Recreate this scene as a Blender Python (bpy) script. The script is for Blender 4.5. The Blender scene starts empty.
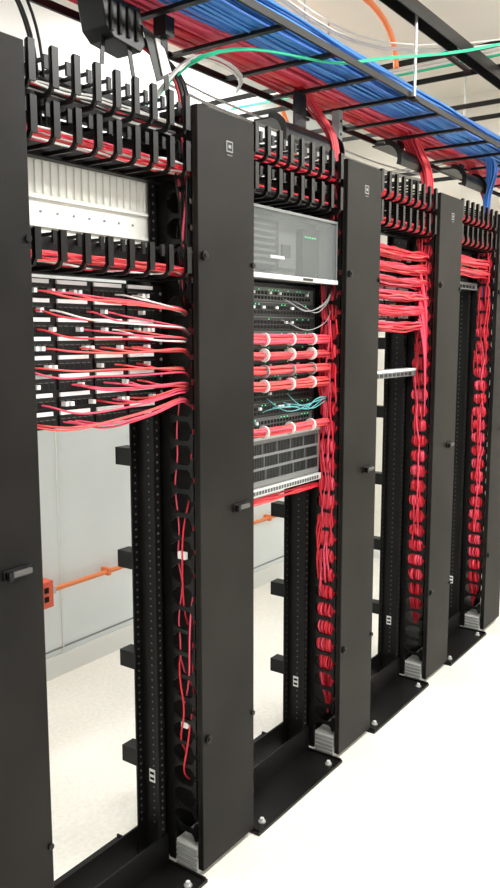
import bpy, math, random
from mathutils import Vector
random.seed(7)
S=bpy.context.scene
try:
    S.view_settings.view_transform='Standard'
    S.view_settings.look='None'
except Exception as e: print(e)

# ---------------------------------------------------------------- materials
def mat(name,col,rough=.5,metal=0,noise=0,nscale=20,bump=0,bscale=200,emit=0,spec=.5,alpha=1,trans=0):
    m=bpy.data.materials.new(name); m.use_nodes=True
    nt=m.node_tree; b=nt.nodes['Principled BSDF']
    b.inputs['Base Color'].default_value=(*col,1)
    b.inputs['Roughness'].default_value=rough
    b.inputs['Metallic'].default_value=metal
    b.inputs['Specular IOR Level'].default_value=spec
    b.inputs['Alpha'].default_value=alpha
    if emit:
        b.inputs['Emission Color'].default_value=(*col,1); b.inputs['Emission Strength'].default_value=emit
    tc=nt.nodes.new('ShaderNodeTexCoord')
    if noise:
        n=nt.nodes.new('ShaderNodeTexNoise'); n.inputs['Scale'].default_value=nscale; n.inputs['Detail'].default_value=6
        r=nt.nodes.new('ShaderNodeValToRGB')
        r.color_ramp.elements[0].position=.35; r.color_ramp.elements[1].position=.7
        r.color_ramp.elements[0].color=(*[c*(1-noise) for c in col],1)
        r.color_ramp.elements[1].color=(*[min(1,c*(1+noise)) for c in col],1)
        nt.links.new(tc.outputs['Object'],n.inputs['Vector'])
        nt.links.new(n.outputs['Fac'],r.inputs['Fac']); nt.links.new(r.outputs['Color'],b.inputs['Base Color'])
    if bump:
        n2=nt.nodes.new('ShaderNodeTexNoise'); n2.inputs['Scale'].default_value=bscale
        bp=nt.nodes.new('ShaderNodeBump'); bp.inputs['Strength'].default_value=bump; bp.inputs['Distance'].default_value=.002
        nt.links.new(tc.outputs['Object'],n2.inputs['Vector'])
        nt.links.new(n2.outputs['Fac'],bp.inputs['Height']); nt.links.new(bp.outputs['Normal'],b.inputs['Normal'])
    return m
BLK=mat('black_powdercoat',(.005,.0048,.0046),.42,0,.25,8,.15,400,spec=.22)
DOOR=mat('black_door_paint',(.0085,.0077,.0068),.5,0,.45,4,.12,300,spec=.17)
PLAS=mat('black_plastic',(.004,.004,.004),.35,spec=.28)
HOLE=mat('rack_hole_grey',(.08,.08,.077),.5)
DARK=mat('port_dark',(.002,.002,.002),.6,spec=.2)
LAB=mat('label_white',(.80,.82,.82),.6)
GREY=mat('device_grey',(.17,.18,.18),.45,.1)
MGREY=mat('device_mid_grey',(.08,.088,.088),.4)
DGREY=mat('device_dark_grey',(.014,.016,.017),.4,spec=.3)
SILV=mat('silver_metal',(.52,.53,.53),.35,.6)
LSILV=mat('light_zinc',(.60,.61,.60),.45,.2)
COVER=mat('clear_cover',(.35,.38,.38),.12,0,alpha=.16,spec=.35)
RED=mat('cable_red',(.62,.018,.038),.42)
RED2=mat('cable_crimson',(.44,.012,.028),.42)
PINK=mat('cable_pink_red',(.72,.07,.13),.45)
SALM=mat('cable_salmon',(.76,.085,.085),.45)
BLUE=mat('cable_blue',(.018,.13,.47),.42)
BLUE2=mat('cable_light_blue',(.04,.22,.60),.42)
TEAL=mat('cable_green',(.02,.50,.27),.45)
CYAN=mat('cable_aqua',(.08,.36,.38),.45)
WHT=mat('cable_white',(.72,.72,.70),.5)
CGREY=mat('cable_grey',(.25,.26,.26),.5)
ORG=mat('orange_conduit',(.78,.22,.07),.45)
REDBOX=mat('red_outlet',(.72,.12,.06),.5)
GRN=mat('led_green',(.05,.9,.3),.5,emit=.8)
WALL=mat('wall_paint',(.76,.82,.83),.75,0,.03,3)
WALL2=mat('wall_paint_cream',(.84,.81,.73),.8,0,.03,2)
BASE=mat('baseboard_paint',(.76,.78,.76),.6)
FLOOR=mat('vct_floor',(.76,.745,.69),.38,0,.06,60,.03,60)
CEIL=mat('ceiling_paint',(.86,.83,.74),.85)
RIB=mat('white_ribbed_panel',(.80,.81,.76),.55)
LAMP=mat('lamp_diffuser',(1,.98,.94),.5,emit=5)

# ---------------------------------------------------------------- mesh builder
class MB:
    def __init__(s): s.v=[];s.f=[];s.mi=[];s.m=[]
    def k(s,m):
        if m not in s.m: s.m.append(m)
        return s.m.index(m)
    def box(s,x0,x1,y0,y1,z0,z1,m=None):
        m=m or BLK;k=s.k(m);n=len(s.v)
        s.v+=[(x0,y0,z0),(x1,y0,z0),(x1,y1,z0),(x0,y1,z0),(x0,y0,z1),(x1,y0,z1),(x1,y1,z1),(x0,y1,z1)]
        for q in [(0,3,2,1),(4,5,6,7),(0,1,5,4),(1,2,6,5),(2,3,7,6),(3,0,4,7)]:
            s.f.append([n+i for i in q]); s.mi.append(k)
    def prism(s,pts,a,b,axis,m=None):
        m=m or BLK;k=s.k(m);n=len(s.v);N=len(pts)
        for c in (a,b):
            for p in pts:
                s.v.append({'x':(c,p[0],p[1]),'y':(p[0],c,p[1]),'z':(p[0],p[1],c)}[axis])
        s.f.append([n+i for i in range(N)][::-1]);s.mi.append(k)
        s.f.append([n+N+i for i in range(N)]);s.mi.append(k)
        for i in range(N):
            j=(i+1)%N; s.f.append([n+i,n+j,n+N+j,n+N+i]);s.mi.append(k)
    def cyl(s,c,r,a,b,axis,m=None,seg=12):
        pts=[(c[0]+r*math.cos(2*math.pi*i/seg),c[1]+r*math.sin(2*math.pi*i/seg)) for i in range(seg)]
        s.prism(pts,a,b,axis,m)
    def obj(s,name,parent=None,bevel=0):
        me=bpy.data.meshes.new(name); me.from_pydata(s.v,[],s.f)
        for m in s.m: me.materials.append(m)
        me.polygons.foreach_set('material_index',s.mi); me.update()
        import bmesh
        bm=bmesh.new();bm.from_mesh(me);bmesh.ops.recalc_face_normals(bm,faces=bm.faces);bm.to_mesh(me);bm.free()
        o=bpy.data.objects.new(name,me); S.collection.objects.link(o)
        if parent: o.parent=parent
        if bevel:
            b=o.modifiers.new('bevel','BEVEL'); b.width=bevel; b.segments=2; b.limit_method='ANGLE'
        return o
def empty(name):
    o=bpy.data.objects.new(name,None); S.collection.objects.link(o); return o

def cables(name,paths,r=.003,mats=None,parent=None,res=3):
    cu=bpy.data.curves.new(name,'CURVE'); cu.dimensions='3D'; cu.bevel_depth=r; cu.bevel_resolution=1
    cu.resolution_u=res; cu.use_fill_caps=True
    for m in (mats or [RED]): cu.materials.append(m)
    for p in paths:
        pts,mi=p[0],p[1]; rf=p[2] if len(p)>2 else 1
        sp=cu.splines.new('NURBS'); sp.points.add(len(pts)-1)
        for i,q in enumerate(pts):
            sp.points[i].co=(*q,1); sp.points[i].radius=rf
        sp.order_u=min(4,len(pts)); sp.use_endpoint_u=True; sp.material_index=mi; sp.use_smooth=True
    o=bpy.data.objects.new(name,cu); S.collection.objects.link(o)
    if parent:o.parent=parent
    return o
R=random.uniform

# ---------------------------------------------------------------- room
XE=4.95; YB=2.75; ZC=3.0
b=MB(); b.box(-1.6,XE,-2.6,YB,-.05,0,FLOOR); b.obj('floor')
b=MB(); b.box(-1.6,XE,-2.6,YB,ZC,ZC+.05,CEIL); b.obj('ceiling')
b=MB(); b.box(-1.6,XE+.1,YB,YB+.1,0,ZC,WALL)
b.obj('wall_back')
b=MB(); b.box(XE,XE+.1,-2.6,YB,0,ZC,WALL2); b.obj('wall_right')
b=MB(); b.box(-1.7,-1.6,-2.6,YB,0,ZC,WALL2); b.obj('wall_left')
b=MB(); b.box(-1.6,XE,YB-.012,YB,0,.10,BASE); b.obj('baseboard_back')
b=MB(); b.box(XE-.012,XE,-2.6,YB-.012,0,.10,BASE); b.obj('baseboard_right')
b=MB()
for x in (1.15,2.37,3.59):
    b.box(x-.004,x+.004,YB-.006,YB,.1,2.6,BASE)
b.box(-1.5,XE-.1,YB-.006,YB,.125,.131,CGREY)
b.obj('trim_1')

# ---------------------------------------------------------------- orange conduit
e=empty('wall_conduit')
cables('pipe',[([(2.30,YB-.035,.427),(3.0,YB-.035,.427),(4.4,YB-.035,.427)],0)],.011,[ORG],e)
b=MB()
b.box(2.19,2.275,YB-.06,YB,.36,.48,REDBOX); b.box(2.205,2.26,YB-.064,YB-.06,.375,.465,REDBOX)
b.box(2.22,2.245,YB-.067,YB-.064,.39,.415,DARK);b.box(2.22,2.245,YB-.067,YB-.064,.43,.455,DARK)
b.box(2.275,2.30,YB-.05,YB-.02,.412,.442,SILV)
for x in (2.62,3.3,4.0): b.box(x,x+.02,YB-.05,YB,.41,.445,ORG)
b.obj('outlet_box',e,.004)
e=empty('overhead_conduit')
cables('pipe',[([(1.9,YB-.05,2.9),(1.95,YB-.05,2.5),(1.95,YB-.05,2.0)],0),
 ([(1.2,2.3,2.92),(2.6,2.3,2.92),(3.1,2.3,2.90),(3.3,2.3,2.86),(3.6,2.3,2.6),(3.65,2.3,2.4)],0),
 ([(2.2,1.7,2.90),(2.9,1.62,2.90),(3.05,1.55,2.86),(3.12,1.5,2.72),(3.12,1.5,2.62)],0),
 ([(1.15,1.75,2.98),(1.15,1.75,2.7),(1.15,1.75,2.45)],0),
 ([(4.9,1.9,2.55),(4.0,1.9,2.55),(2.0,1.9,2.55),(1.0,1.9,2.55)],0)],.012,[ORG],e)

# ---------------------------------------------------------------- vertical cable managers
YD=1.352; YF=1.362; YR=1.464; W=.25; H=2.134; YU=1.555
DX=[.853,1.643,2.435,3.228,3.975]
PF=.0667
def vmanager(X):
    e=empty('vertical_cable_manager')
    b=MB()
    z=.13
    while z<H-.03:
        for xs in (X,X+W-.009):
            pts=[(YR-.02,z-.024),(YR-.034,z-.012),(YR-.045,z-.006),(YF+.018,z-.006),(YF+.010,z-.013),(YF+.006,z-.026),(YF-.002,z-.026),
                 (YF-.002,z+.026),(YF+.006,z+.026),(YF+.010,z+.013),(YF+.018,z+.006),(YR-.045,z+.006),(YR-.034,z+.012),(YR-.02,z+.024)]
            b.prism(pts,xs,xs+.009,'x',PLAS)
        z+=PF
    for xs in (X-.001,X+W-.011):
        b.box(xs,xs+.012,YR-.022,YR,.02,H-.02,BLK)
    b.box(X+.011,X+W-.011,YR-.006,YR,.02,H-.02,BLK)
    b.box(X,X+W,YD+.006,YR,H-.022,H-.004,BLK)
    b.box(X+.005,X+.012,1.464,YU+.01,.02,H-.02,BLK); b.box(X+W-.012,X+W-.005,1.464,YU+.01,.02,H-.02,BLK)
    for zz in (.294,.594,.894,1.194,1.494,1.794):
        for xs,s in ((X,-1),(X+W,1)):
            x0,x1=(xs-.035,xs+.012) if s<0 else (xs-.012,xs+.035)
            b.box(x0,x1,YU,YU+.062,zz-.004,zz,BLK); b.box(x0,x1,YU,YU+.062,zz+.042,zz+.046,BLK)
            b.box(x0,x1,YU+.057,YU+.062,zz,zz+.042,BLK)
            b.box(x0,x0+.004,YU,YU+.062,zz,zz+.042,BLK)
    b.obj('finger_duct',e)
    b=MB()
    b.box(X+.004,X+W-.004,YD+.01,YR-.024,0,.085,LSILV)
    for i in range(5): b.box(X-.001,X+.004,YD+.012,YR-.026,.010+i*.015,.017+i*.015,CGREY)
    b.obj('base_bracket',e)
    b=MB()
    b.box(X,X+W,YD-.016,YD-.004,.022,H,DOOR)
    b.box(X,X+.006,YD-.004,YD+.004,.022,H,DOOR); b.box(X+W-.004,X+W,YD-.004,YD+.010,.022,H,DOOR)
    b.obj('door',e,.003)
    b=MB()
    b.box(X+.145,X+.215,YD-.022,YD-.016,1.054,1.076,PLAS)
    b.box(X+.148,X+.212,YD-.030,YD-.022,1.059,1.071,HOLE)
    b.box(X+.148,X+.160,YD-.036,YD-.022,1.056,1.074,PLAS)
    for zz in (.42,1.76):
        b.cyl((X+.022,zz),.012,YD-.024,YD-.016,'y',PLAS,16)
        b.cyl((X+.022,zz),.006,YD-.027,YD-.024,'y',BLK,12)
        b.cyl((X+W-.008,zz-.01),.008,YD-.022,YD-.016,'y',PLAS,12)
    b.obj('handle_and_latches',e,.0015)
    b=MB()
    cx=X+.135; cz=2.052
    y0=YD-.0175
    b.box(cx-.014,cx+.014,y0,YD-.016,cz-.014,cz+.014,CGREY)
    b.box(cx-.011,cx+.011,y0-.0003,YD-.016,cz-.011,cz+.011,PLAS)
    b.box(cx-.006,cx+.006,y0-.0006,YD-.016,cz-.004,cz+.004,CGREY)
    b.box(cx-.012,cx+.012,y0,YD-.016,cz-.024,cz-.020,HOLE)
    b.obj('badge',e)
    return e
for X in DX: vmanager(X)

# ---------------------------------------------------------------- racks
def rack(X0,X1):
    e=empty('network_rack')
    b=MB()
    for s,x in ((1,X0),(-1,X1)):
        xa,xb=sorted((x,x+s*.005)); b.box(xa,xb,1.466,YU,.01,H-.01)
        xa,xb=sorted((x,x+s*.032))
        b.box(xa,xb,1.466,1.471,.01,H-.01); b.box(xa,xb,YU-.005,YU,.01,H-.01)
        z=.12
        xc=x+s*.018
        while z<H-.05:
            b.cyl((xc,z),.0035,1.4650,1.466,'y',HOLE,6)
            b.cyl((xc,z),.0035,YU-.006,YU-.005,'y',HOLE,6)
            xx=sorted((x+s*.005,x+s*.006))
            b.cyl((1.51,z),.003,xx[0],xx[1],'x',HOLE,6)
            z+=.0222
        xx=sorted((x+s*.005,x+s*.0062))
        b.box(xx[0],xx[1],1.505,1.527,.245,.285,LAB)
        for i in range(2): b.box(x+s*.0065-.0003,x+s*.0065+.0003,1.508,1.524,.252+i*.017,.260+i*.017,DARK)
    for (ya,yb,yl) in ((1.318,1.466,1.460),(YU,1.67,YU)):
        b.box(X0-.005,X1+.005,ya,yb,.0,.010)
        b.box(X0-.001,X1+.001,yl,yl+.006,.010,.10)
    for s,x in ((1,X0),(-1,X1)):
        xx=sorted((x,x+s*.006))
        b.box(xx[0],xx[1],1.32,1.67,.01,.018)
    b.box(X0,X1,1.466,1.472,H-.05,H-.005); b.box(X0,X1,YU-.006,YU,H-.05,H-.005)
    b.obj('frame',e)
    b=MB()
    for x in (X0+.05,X1-.05):
        for y in (1.345,1.635):
            b.cyl((x,y),.012,.010,.014,'z',SILV,16); b.cyl((x,y),.007,.014,.024,'z',LSILV,6)
    b.obj('anchor_bolts',e)
    return e
BX=[(1.112,1.634),(1.902,2.426),(2.694,3.219),(3.487,3.966)]
for x0,x1 in BX: rack(x0,x1)

# ---------------------------------------------------------------- horizontal managers with hooks
def hmanager(X0,X1,z0,z1,yf=1.345,step=.062,up=.0):
    b=MB()
    b.box(X0,X1,1.457,1.465,z0,z1,BLK)
    b.box(X0,X1,1.440,1.457,z0,z0+.004,BLK);
    n=int((X1-X0-.04)/step); st=(X1-X0-.03)/n
    for i in range(n+1):
        x=X0+.015+i*st
        o=[(1.457,z0+.004),(yf+.02,z0+.004),(yf+.006,z0+.010),(yf,z0+.022),(yf,z1+up-.004),(yf+.005,z1+up),(yf+.010,z1+up-.004),(yf+.010,z0+.026),(yf+.014,z0+.018),(yf+.022,z0+.013),(1.457,z0+.013)]
        b.prism(o,x-.009,x-.002,'x',PLAS)
        b.box(x-.009,x+.008,yf-.002,yf+.004,z0+.020,z1+up,PLAS)
        b.box(x-.004,x+.003,yf+.03,1.457,z1-.009,z1-.002,PLAS)
        b.box(x-.006,x+.006,yf+.026,yf+.032,z1-.026,z1+.002,PLAS)
    return b.obj('horizontal_cable_manager')
for i,(x0,x1) in enumerate(BX):
    hmanager(x0+.002,x1-.002,2.045,2.134,1.345,.055,.012)
    hmanager(x0+.002,x1-.002,1.945,2.038,1.345,.055)
hmanager(BX[0][0]+.002,BX[0][1]-.002,1.692,1.778)

# ---------------------------------------------------------------- patch panels
def patch_panel(X0,X1,z0,h=.0445,seed=0):
    b=MB(); rr=random.Random(seed)
    z1=z0+h-.001
    b.box(X0,X1,1.452,1.464,z0,z1,BLK)
    b.box(X0+.02,X1-.02,1.464,1.50,z0+.004,z1-.004,DGREY)
    g=4; gw=(X1-X0-.05)/g
    for i in range(g):
        gx=X0+.025+i*gw
        b.box(gx+.004,gx+gw-.006,1.4475,1.452,z0+.004,z1-.013,PLAS)
        b.box(gx+.008,gx+gw-.016,1.4465,1.452,z1-.012,z1-.003,LAB if rr.random()<.88 else CGREY)
        for j in range(6):
            px=gx+.008+j*(gw-.02)/5.6
            b.box(px,px+.012,1.4468,1.4475,z0+.007,z0+.021,DARK)
            b.box(px,px+.012,1.4462,1.4475,z0+.021,z0+.0225,HOLE)
            if rr.random()<.2: b.box(px+.001,px+.010,1.430,1.4468,z0+.009,z0+.019,LAB)
    for x in (X0+.008,X1-.008):
        b.cyl((x,z0+h/2),.004,1.449,1.452,'y',SILV,8)
    return b.obj('patch_panel')
P0=1.338
for i in range(8): patch_panel(BX[0][0]+.004,BX[0][1]-.004,P0+i*.0432,seed=i)
for i in range(7): patch_panel(BX[2][0]+.004,BX[2][1]-.004,1.565+i*.046,seed=20+i)
for i in range(2): patch_panel(BX[3][0]+.004,BX[3][1]-.004,1.825+i*.046,seed=40+i)

b=MB(); x0,x1=BX[0]
b.box(x0+.002,x1-.010,1.480,1.486,1.775,1.950,RIB)
n=20
for i in range(n):
    x=x0+.03+i*(x1-x0-.05)/n
    b.box(x,x+.007,1.475,1.480,1.875,1.945,RIB)
b.box(x0+.002,x1-.010,1.470,1.480,1.862,1.868,RIB)
b.box(x0+.002,x1-.010,1.472,1.480,1.80,1.806,RIB)
for i in range(9):
    x=x0+.04+i*.05; b.cyl((x,1.835),.003,1.477,1.480,'y',CGREY,8)
b.obj('ribbed_filler_panel')

# ---------------------------------------------------------------- bay 1 cables
paths=[]
x0,x1=BX[0]; MX=DX[1]
endoff=[.045,.028,.0,-.006,.004,-.012,-.02,-.02]
for row in range(8):
    z=P0+row*.0432+.014
    ze=z+endoff[row]
    n=[6,4,5,4,6,4,4,6][row]
    for j in range(n):
        px=x0+.03+R(0,.40)
        oy=R(-.012,.012); oz=R(-.007,.007)
        y1=1.398+oy
        pts=[(px,1.447,z),(px+.004,1.425,z),(px+.03,1.408+oy,z-.010+oz)]
        nx=px+.09
        while nx<x1-.05:
            f=(nx-px)/(x1-px)
            pts.append((nx,y1+R(-.005,.005),z-.016+oz+(ze-z)*f*f+R(-.005,.005))); nx+=.09
        pts+=[(x1-.02,1.388+oy,ze-.012+oz),(MX+.010,1.392+oy,ze-.014+oz),(MX+.035,1.41+oy*.5,ze-.025+oz),(MX+.09,1.42,ze-.05)]
        paths.append((pts,random.choice([0,2,2,3,3,3,2,4 if row>4 else 3])))
cables('patch_cable_bundle',paths,.0025,[RED,RED2,PINK,SALM,WHT])
paths=[]
for (zz,n,ms) in ((1.712,12,[2,2,0,4,3]),(1.966,18,[2,2,0,4,4,3]),(2.064,9,[0,5,5,4,5])):
    for i in range(n):
        y=R(1.365,1.43); z=zz+R(0,.022)
        pts=[(x0+.005,y,z)]
        for k in range(1,8): pts.append((x0+k*.073,y+R(-.006,.006),z+R(-.010,.010)))
        pts+=[(MX+.015,y,z),(MX+.05,1.41,z-.03),(MX+.08+R(-.02,.03),1.415,z-.15),(MX+.08+R(-.02,.03),1.415,z-.30)]
        paths.append((pts,random.choice(ms)))
cables('patch_cable_bundle',paths,.0028,[RED,RED2,PINK,SALM,WHT,PLAS])
def vbundle(X,zt,zb,n,ms,mats,taper=True,out=.012,inn=.05,r=.0034,name='vertical_cable_bundle',dens=.55):
    paths=[]
    for i in range(n):
        zend=zb+(R(0,1)**2)*(zt-zb)*dens if taper else zb
        z=zt+R(-.05,.05); bx=X+R(-out*.3,inn); by=R(1.372,1.438)
        pts=[]
        while z>zend:
            pts.append((max(X-out,bx+R(-.014,.014)),min(1.442,max(1.368,by+R(-.016,.016))),z)); z-=R(.05,.09)
        if len(pts)>3: 
            pts.append((X+.06,1.42,z))
            paths.append((pts,random.choice(ms)))
    return cables(name,paths,r,mats)
RM=[RED,RED2,PINK,SALM,WHT,PLAS,BLUE]
vbundle(DX[1],2.1,1.65,14,[0,2,4,5,5,5],RM,False)
vbundle(DX[1],1.45,.50,2,[0,2],RM,True,-.008,.03,.0022)
vbundle(DX[2],2.1,1.55,16,[0,1,5],RM,False)
vbundle(DX[2],1.66,.20,70,[0,0,0,1,2],RM,True,-.010,.05,dens=.5)
vbundle(DX[2],1.60,.60,22,[0,0,2],RM,False,.012,.03)
vbundle(DX[3],2.1,1.1,34,[0,0,1,2],RM,False)
vbundle(DX[3],1.66,.30,62,[0,0,0,1],RM,True,-.010,.05)
vbundle(DX[3],1.25,.60,10,[0,0,2],RM,False,.012,.03)
vbundle(DX[4],2.1,1.3,24,[0,0,1,2],RM,False)
vbundle(DX[4],1.66,.18,70,[0,0,0,1],RM,True,-.010,.05)
vbundle(DX[4],1.5,.50,14,[0,0,2],RM,False,.012,.03)
def bulges(X,zt,zb,n,s=.020):
    paths=[]
    for i in range(n):
        k=round((R(zb,zt)-.13)/PF); zc=.13+k*PF+PF/2; y=R(1.375,1.435)
        paths.append(([(X+.03,y,zc+.05),(X+.005,y,zc+.022),(X-R(.004,s),y+R(-.01,.01),zc+R(-.008,.008)),(X+.005,y,zc-.022),(X+.03,y,zc-.05)],random.choice([0,0,2])))
    return cables('cable_slack_loops',paths,.0033,RM)
bulges(DX[2],1.5,.35,130); bulges(DX[3],1.5,.45,110); bulges(DX[4],1.6,.30,120)
paths=[([(MX+.03,1.40,1.10),(MX-.004,1.40,1.03),(MX-.008,1.395,.92),(MX-.004,1.40,.80),(MX+.03,1.41,.74)],0),
 ([(MX+.02,1.38,.84),(MX-.008,1.372,.78),(MX-.010,1.372,.66),(MX+.01,1.39,.56),(MX+.02,1.42,.5)],2),
 ([(MX+.02,1.43,.66),(MX-.006,1.42,.60),(MX-.008,1.39,.53),(MX-.008,1.40,.45),(MX-.004,1.42,.40),(MX+.03,1.42,.35)],0),
 ([(MX+.02,1.39,.48),(MX-.008,1.38,.43),(MX-.006,1.39,.36),(MX-.006,1.41,.30),(MX+.03,1.41,.27)],0)]
cables('loose_patch_cable',paths,.0026,RM)
b=MB()
b.box(MX-.004,MX+.006,1.388,1.415,.94,.96,LAB); b.box(MX-.004,MX+.006,1.388,1.41,.445,.46,LAB)
b.obj('cable_tag')

# ---------------------------------------------------------------- bay 2 equipment
x0,x1=BX[1]; MX=DX[2]
e=empty('server_appliance')
b=MB()
b.box(x0+.01,x1-.002,1.45,1.80,1.726,1.930,GREY)
b.box(x0+.01,x1-.002,1.385,1.45,1.726,1.732,GREY); b.box(x0+.01,x1-.002,1.385,1.45,1.924,1.930,GREY)
b.box(x1-.008,x1-.002,1.385,1.45,1.732,1.924,GREY); b.box(x0+.01,x0+.016,1.385,1.45,1.732,1.924,GREY)
b.box(x0+.03,x0+.245,1.42,1.45,1.755,1.905,DGREY)
for i in range(7): b.box(x0+.05,x0+.22,1.416,1.42,1.77+i*.019,1.778+i*.019,MGREY)
b.box(x0+.26,x0+.37,1.435,1.45,1.765,1.89,MGREY)
b.box(x0+.28,x0+.33,1.430,1.435,1.80,1.84,DGREY)
b.box(x0+.39,x0+.49,1.42,1.45,1.745,1.90,DGREY)
b.box(x0+.19,x0+.27,1.414,1.416,1.79,1.80,LAB)
for i in range(5): b.box(x0+.40+i*.015,x0+.405+i*.015,1.418,1.42,1.87,1.875,GRN)
for i in range(4): b.box(x0+.07,x0+.075,1.414,1.416,1.79+i*.03,1.795+i*.03,GRN)
b.obj('chassis',e,.001)
b=MB()
b.box(x0+.016,x1-.008,1.372,1.376,1.735,1.921,COVER)
b.obj('clear_cover',e)
b=MB()
b.box(x0+.008,x1+.002,1.364,1.385,1.722,1.736,LSILV)
b.box(x0+.008,x1+.002,1.368,1.385,1.921,1.930,GREY)
b.box(x0+.008,x0+.014,1.368,1.385,1.736,1.921,GREY); b.box(x1-.006,x1+.002,1.368,1.385,1.736,1.921,GREY)
b.box(x0+.30,x0+.36,1.362,1.364,1.725,1.733,DGREY)
b.obj('cover_frame',e,.001)
e=empty('network_switch')
b=MB()
b.box(x0+.02,x1-.02,1.46,1.85,1.045,1.716,DGREY)
b.box(x0+.002,x1-.002,1.452,1.46,1.045,1.716,DGREY)
zz=1.250
k=0
while zz<1.70:
    h=.040
    b.box(x0+.02,x1-.03,1.444,1.452,zz,zz+h,DGREY if k%3 else MGREY)
    b.box(x0+.02,x1-.03,1.442,1.4445,zz+h,zz+.043,MGREY)
    for j in range(24):
        px=x0+.035+j*.0185
        b.box(px,px+.012,1.4428,1.444,zz+.006,zz+.016,DARK)
        b.box(px,px+.012,1.4428,1.444,zz+.021,zz+.031,DARK)
        if random.random()<.3: b.box(px+.003,px+.006,1.4424,1.444,zz+.034,zz+.037,GRN)
        if random.random()<.15: b.box(px+.001,px+.012,1.436,1.444,zz+.022,zz+.030,LAB)
    zz+=.0455;k+=1
b.obj('line_cards',e)
b=MB()
b.box(x0+.004,x1-.01,1.425,1.46,1.075,1.235,GREY)
b.box(x0+.004,x1-.01,1.421,1.425,1.225,1.235,LSILV)
for rr_ in range(3):
    for j in range(54):
        xa=x0+.014+j*.0091
        b.box(xa,xa+.0055,1.4225,1.425,1.095+rr_*.042,1.128+rr_*.042,DGREY if (j+rr_)%9 else MGREY)
b.box(x0+.004,x1-.01,1.415,1.46,1.050,1.072,LSILV)
for j in range(30): b.box(x0+.02+j*.016,x0+.030+j*.016,1.413,1.415,1.054,1.066,MGREY)
b.obj('vented_base',e,.0006)
paths=[]
def hb(xa,xb,z,n,spread,ms,y=1.40,MXv=None,tail=.25,sag=.0,j=.003):
    for i in range(n):
        a=R(0,6.28); q=math.sqrt(R(0,1))*spread
        dy=math.cos(a)*q; dz=math.sin(a)*q*.8
        pts=[(xa,y+.02+dy,z+dz+.004)]
        N=6
        for k in range(1,N+1):
            pts.append((xa+(xb-xa)*k/N,y+dy+R(-j,j),z+dz-sag*math.sin(k/N*3.14)+R(-j,j)))
        pts+=[(MXv+.01,y+dy*.7,z+dz),(MXv+.035,y+.01+dy*.5,z-.02),(MXv+.045+R(-.02,.02),1.41,z-.10),(MXv+.04+R(-.02,.03),1.41,z-tail)]
        paths.append((pts,random.choice(ms)))
for z in (1.540,1.492,1.442,1.396): hb(x0+.03,x1-.02,z,20,.017,[3,3,3,2,0],1.405,MX)
hb(x0+.03,x1-.02,1.252,16,.0145,[3,3,2,0],1.40,MX)
hb(x0+.03,x1-.06,1.025,9,.012,[3,3,0],1.44,MX,.2,.0,.006)
for zz,n in ((1.966,26),(2.064,18)): hb(x0+.01,x1-.02,zz+.012,n,.022,[0,0,1,5,5],1.395,MX)
cables('patch_cable_bundle',paths,.0034,RM)
b=MB()
for z in (1.540,1.492,1.442,1.396,1.252):
    for x in (x0+.14,x0+.29,x0+.42):
        b.cyl((1.405,z),.021,x,x+.006,'x',LAB if z!=1.442 else CGREY,14)
b.obj('velcro_tie')
paths=[]
for i in range(4):
    xs=x0+R(.25,.4); zs=R(1.60,1.68)
    paths.append(([(xs,1.44,zs),(xs+.01,1.41,zs-.01),(xs+.05,1.39,zs-.05+R(-.02,.02)),(x1-.05,1.39,zs-.02),(MX+.02,1.40,zs+.02),(MX+.05,1.42,zs+.1)],0))
for i in range(6):
    xs=x0+R(.08,.35)
    paths.append(([(xs,1.44,R(1.30,1.37)),(xs+.01,1.41,1.325),(xs+.06,1.39,R(1.29,1.34)),(x1-.12,1.39,R(1.29,1.34)),(x1-.02,1.40,R(1.29,1.35)),(MX+.04,1.42,1.33)],1))
cables('fiber_patch_cable',paths,.0016,[CGREY,CYAN])

# ---------------------------------------------------------------- bay 3
x0,x1=BX[2]; MX=DX[3]; paths=[]
for z in (1.875,1.820,1.765,1.710,1.650,1.590): hb(x0+.03,x1-.02,z,24,.022,[0,0,2,3,1],1.395,MX,.3,.006,.009)
for zz,n in ((1.966,30),(2.064,24)): hb(x0+.01,x1-.02,zz+.012,n,.024,[0,0,1,2],1.395,MX)
for i in range(14):
    z=R(1.5,1.75); paths.append(([(x1-.06,1.39,z+.1),(x1-.03,1.375,z),(x1-.02+R(-.01,.01),1.37,z-.1),(MX-.01,1.375,z-.25),(MX+.02,1.39,z-.4)],random.choice([0,2])))
cables('patch_cable_bundle',paths,.0034,RM)
b=MB()
b.box(x0+.004,x1-.004,1.42,1.464,1.380,1.412,GREY)
b.box(x0+.004,x1-.004,1.418,1.42,1.402,1.412,LAB)
for i in range(12): b.box(x0+.03+i*.038,x0+.055+i*.038,1.418,1.42,1.384,1.397,DGREY)
b.obj('patch_panel')
# ---------------------------------------------------------------- bay 4
x0,x1=BX[3]; MX=DX[4]; paths=[]
for z in (1.895,1.845): hb(x0+.03,x1-.02,z,22,.022,[0,0,2,3,1],1.395,MX,.3,.004,.006)
for zz,n in ((1.966,24),(2.064,20)): hb(x0+.01,x1-.02,zz+.012,n,.024,[0,0,1,2],1.395,MX)
cables('patch_cable_bundle',paths,.0034,RM)
b=MB(); b.box(x0+.01,x1-.01,1.44,1.62,1.770,1.80,DGREY); b.box(x0+.004,x1-.004,1.435,1.44,1.770,1.803,GREY)
for i in range(10): b.box(x0+.03+i*.042,x0+.06+i*.042,1.433,1.435,1.775,1.79,DARK)
b.obj('network_switch')

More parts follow.
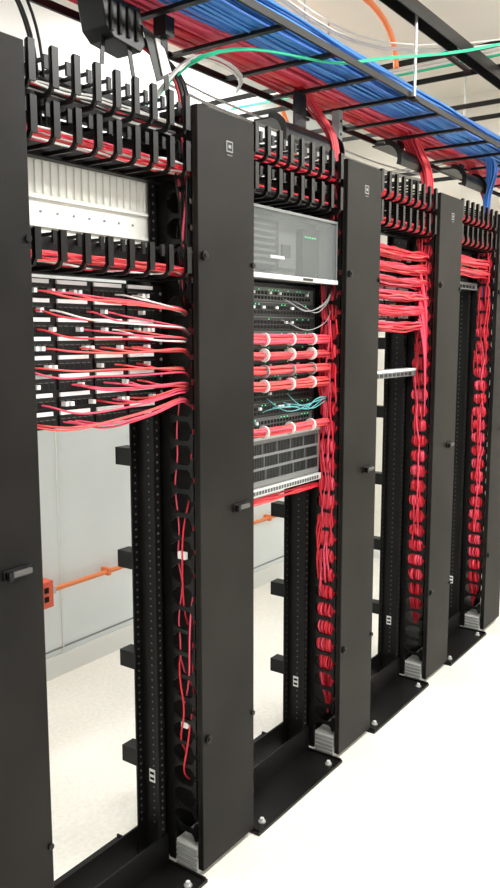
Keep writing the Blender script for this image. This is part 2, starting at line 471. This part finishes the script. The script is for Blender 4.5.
# ---------------------------------------------------------------- overhead ladder trays
def ladder(along,a,b_,c0,c1,z,h=.038,step=.23,drop_rods=(),w=.004,rw=.010):
    b=MB()
    for c in (c0,c1):
        if along=='x': b.box(a,b_,c-w,c+w,z,z+h)
        else: b.box(c-w,c+w,a,b_,z,z+h)
    t=a+.1
    while t<b_:
        if along=='x': b.box(t-rw,t+rw,c0,c1,z+.004,z+.014)
        else: b.box(c0,c1,t-rw,t+rw,z+.004,z+.014)
        t+=step
    for (x,y) in drop_rods:
        b.cyl((x,y),.005,z,ZC,'z',SILV,8)
        b.box(x-.02,x+.02,y-.012,y+.012,z-.01,z-.002,BLK)
    return b.obj('cable_ladder_tray')
TZ=2.345
ladder('x',.2,XE-.02,1.205,1.61,TZ,.020,.26,drop_rods=[(1.0,1.19),(2.62,1.19),(4.2,1.19),(2.62,1.625),(4.2,1.625)])
# channel strut carrying the upper trays
b=MB()
b.box(1.9,XE-.02,1.165,1.215,2.625,2.630,BLK); b.box(1.9,XE-.02,1.165,1.169,2.585,2.625,BLK); b.box(1.9,XE-.02,1.211,1.215,2.585,2.625,BLK)
for x in (3.5,4.6): b.cyl((x,1.19),.005,2.63,ZC,'z',SILV,8)
b.obj('support_strut')
ladder('y',-.6,YB-.02,3.15,3.42,2.632,.022,.3,drop_rods=[(3.135,.6),(3.435,2.0)])
ladder('y',-.6,YB-.02,3.9,4.15,2.632,.022,.3)
ladder('y',-.2,YB-.02,1.0,1.24,2.44,.022,.26)
ladder('y',1.0,YB-.02,4.3,4.55,2.43,.022)
b=MB()
for x in (2.62,4.20):
    b.box(x-.012,x+.012,1.47,1.50,H,TZ,CGREY)
    b.box(x-.03,x+.03,1.45,1.52,H,H+.006,BLK)
    for i in range(4): b.cyl((x,H+.04+i*.045),.006,1.469,1.47,'y',DARK,8)
b.obj('tray_support_bracket')

def trayrun(n,y0,y1,z0,z1,ms,mats,r,xa=.3,xb=XE-.05,name='overhead_cable_bundle'):
    paths=[]
    for i in range(n):
        y=R(y0,y1); z=R(z0,z1); x=xa; pts=[]
        while x<xb:
            pts.append((x,y+R(-.012,.012),z+R(-.008,.008))); x+=.28
        pts.append((xb,y,z)); paths.append((pts,random.choice(ms)))
    return cables(name,paths,r,mats)
trayrun(84,1.25,1.40,TZ+.020,TZ+.085,[0,0,1],[BLUE,BLUE2],.0045)
trayrun(66,1.435,1.585,TZ+.020,TZ+.075,[0,2,2,3],[RED,RED2,PINK,SALM],.0045)
paths=[]
def loose(pts,m,n=1,j=.01):
    for i in range(n):
        d=(R(-j,j),R(-j,j),R(-j,j)); paths.append(([(p[0]+d[0],p[1]+d[1],p[2]+d[2]) for p in pts],m))
loose([(1.62,1.48,2.14),(1.68,1.44,2.24),(1.78,1.38,2.31),(1.95,1.30,2.33),(2.2,1.24,2.335),(2.35,1.19,2.40),(2.8,1.1,2.5),(3.2,.9,2.66),(3.25,.4,2.66)],0,3,.006)
loose([(2.25,1.5,2.44),(2.5,1.58,2.47),(2.9,1.5,2.46),(3.3,1.56,2.48),(4.2,1.5,2.45)],0,4,.02)
loose([(1.3,1.25,2.47),(1.9,1.3,2.50),(2.4,1.42,2.5),(3.2,1.4,2.66),(3.3,.6,2.66)],1,3,.015)
loose([(1.3,1.5,2.46),(1.9,1.5,2.50),(2.4,1.52,2.5),(3.2,1.54,2.5)],3,4,.02)
loose([(1.6,1.45,2.14),(1.66,1.40,2.26),(1.80,1.42,2.32),(2.1,1.50,2.335),(2.2,1.62,2.34)],1,3,.006)
loose([(1.9,1.65,2.30),(2.3,1.66,2.27),(2.7,1.64,2.30),(3.2,1.66,2.26),(3.8,1.64,2.30)],1,3,.015)
loose([(3.25,2.5,2.66),(3.25,1.6,2.66),(3.28,1.0,2.67),(3.25,0,2.67)],1,5,.02)
loose([(3.35,2.5,2.66),(3.35,1.6,2.66),(3.38,1.0,2.67),(3.35,0,2.67)],0,2,.01)
loose([(4.4,2.6,2.47),(4.4,1.9,2.47),(4.35,1.3,2.47),(4.2,1.18,2.58)],2,4,.02)
loose([(1.05,2.6,2.48),(1.08,1.9,2.48),(1.06,1.3,2.48),(1.1,.6,2.48)],3,5,.03)
loose([(1.15,2.6,2.48),(1.12,1.9,2.48),(1.16,1.3,2.48),(1.14,.6,2.48)],1,2,.03)
loose([(1.13,1.50,2.40),(1.15,1.43,2.30),(1.2,1.42,2.22),(1.22,1.43,2.12),(1.22,1.43,2.0)],3,3,.015)
cables('loose_overhead_cable',paths,.0034,[TEAL,WHT,CGREY,PLAS])
paths=[]
def drop(xt,yt,xm,n,m,s=.02):
    for i in range(n):
        dx,dy=R(-s,s),R(-s,s)
        paths.append(([(xt-.35,yt+dy,TZ+.05),(xt-.15,yt+dy,TZ+.05),(xt+dx*.3,yt+dy,TZ+.04),(xt+.05+dx,yt-.01+dy,TZ-.03),(xm+dx,1.43+dy*.5,2.24),(xm+dx,1.42+dy*.3,2.13),(xm+dx,1.42+dy*.3,1.95),(xm+dx,1.42,1.7)],m if not isinstance(m,list) else random.choice(m)))
drop(1.55,1.53,1.70,8,[4,4,1],.014)
drop(2.40,1.50,2.50,22,[0,0,1])
drop(3.20,1.48,3.30,38,[0,0,2],.034)
drop(3.93,1.48,4.04,20,[0,0])
drop(3.82,1.35,4.02,22,[3])
cables('cable_drop_bundle',paths,.0042,[RED,RED2,PINK,BLUE,PLAS])
def dropout(x,y,z,w=.20,r=.055):
    b=MB(); N=9
    arc=lambda q:[(y+q*math.cos(math.pi*.5+math.pi*.625*i/N),z+q*math.sin(math.pi*.5+math.pi*.625*i/N)) for i in range(N+1)]
    pts=arc(r); inner=arc(r-.006); fan=arc(r+.014)
    for i in range(N):
        b.prism([pts[i],pts[i+1],inner[i+1],inner[i]],x,x+w,'x',PLAS)
    for xs in (x-.006,x+w):
        for i in range(N):
            b.prism([fan[i],fan[i+1],inner[i+1],inner[i]],xs,xs+.006,'x',PLAS)
    b.box(x,x+w,y-.004,y+.06,z+r-.006,z+r,PLAS)
    b.box(x+w*.4,x+w*.6,y-.002,y+.004,z+r-.01,TZ+.002,PLAS)
    return b.obj('cable_dropout')
dropout(2.18,1.48,2.18,.36)
dropout(3.04,1.50,2.25,.28,.062)
dropout(3.64,1.46,2.25,.26,.062)
e=empty('cable_waterfall_clamp')
b=MB()
b.prism([(1.37,2.325),(1.385,2.255),(1.41,2.235),(1.50,2.225),(1.515,2.245),(1.50,2.325)],1.39,1.47,'y',PLAS)
b.prism([(1.40,2.345),(1.41,2.325),(1.47,2.325),(1.46,2.345)],1.41,1.45,'y',BLK)
for i in range(4): b.box(1.395+i*.028,1.405+i*.028,1.384,1.39,2.245,2.315,BLK)
b.obj('clamp_body',e,.004)
b=MB()
b.prism([(1.50,2.29),(1.545,2.275),(1.590,2.19),(1.550,2.17)],1.385,1.388,'y',PLAS)
b.prism([(1.542,2.268),(1.574,2.252),(1.600,2.205),(1.568,2.188)],1.381,1.384,'y',LAB)
b.prism([(1.605,2.31),(1.63,2.315),(1.635,2.16),(1.620,2.16)],1.42,1.423,'y',PLAS)
b.prism([(1.46,2.24),(1.475,2.24),(1.49,2.165),(1.478,2.165)],1.40,1.403,'y',PLAS)
b.prism([(1.40,2.25),(1.412,2.25),(1.405,2.18),(1.393,2.18)],1.42,1.423,'y',PLAS)
b.box(1.60,1.634,1.40,1.44,2.30,TZ,PLAS)
b.obj('straps',e)

# ---------------------------------------------------------------- lights
def fixture(x,y,sx,sy,e,z=ZC):
    b=MB()
    b.box(x-sx/2-.03,x+sx/2+.03,y-sy/2-.03,y+sy/2+.03,z-.05,z,LSILV)
    b.box(x-sx/2,x+sx/2,y-sy/2,y+sy/2,z-.056,z-.05,LAMP)
    b.obj('ceiling_light')
    l=bpy.data.lights.new('ceiling_lamp','AREA'); l.shape='RECTANGLE'; l.size=sx; l.size_y=sy; l.energy=e; l.color=(1,.985,.95)
    o=bpy.data.objects.new('ceiling_lamp',l); o.location=(x,y,z-.06); S.collection.objects.link(o)
fixture(.4,.0,1.2,.3,48)
fixture(2.6,-.1,1.2,.3,74)
fixture(4.2,-.1,1.0,.3,52)
fixture(1.2,2.25,1.2,.3,23)
fixture(3.2,2.35,1.2,.3,24)
w=bpy.data.worlds.new('world'); S.world=w; w.use_nodes=True
w.node_tree.nodes['Background'].inputs[0].default_value=(1,.99,.97,1)
w.node_tree.nodes['Background'].inputs[1].default_value=1.1

# ---------------------------------------------------------------- camera
th=math.radians(35.5); p=math.radians(7.9)
c=bpy.data.cameras.new('camera'); co=bpy.data.objects.new('camera',c); S.collection.objects.link(co)
co.location=(0,0,1.56)
d=Vector((math.cos(th)*math.cos(p),math.sin(th)*math.cos(p),-math.sin(p)))
co.rotation_euler=d.to_track_quat('-Z','Y').to_euler()
c.sensor_fit='VERTICAL'; c.sensor_height=36; c.lens=36*800/888; c.clip_start=.05
S.camera=co
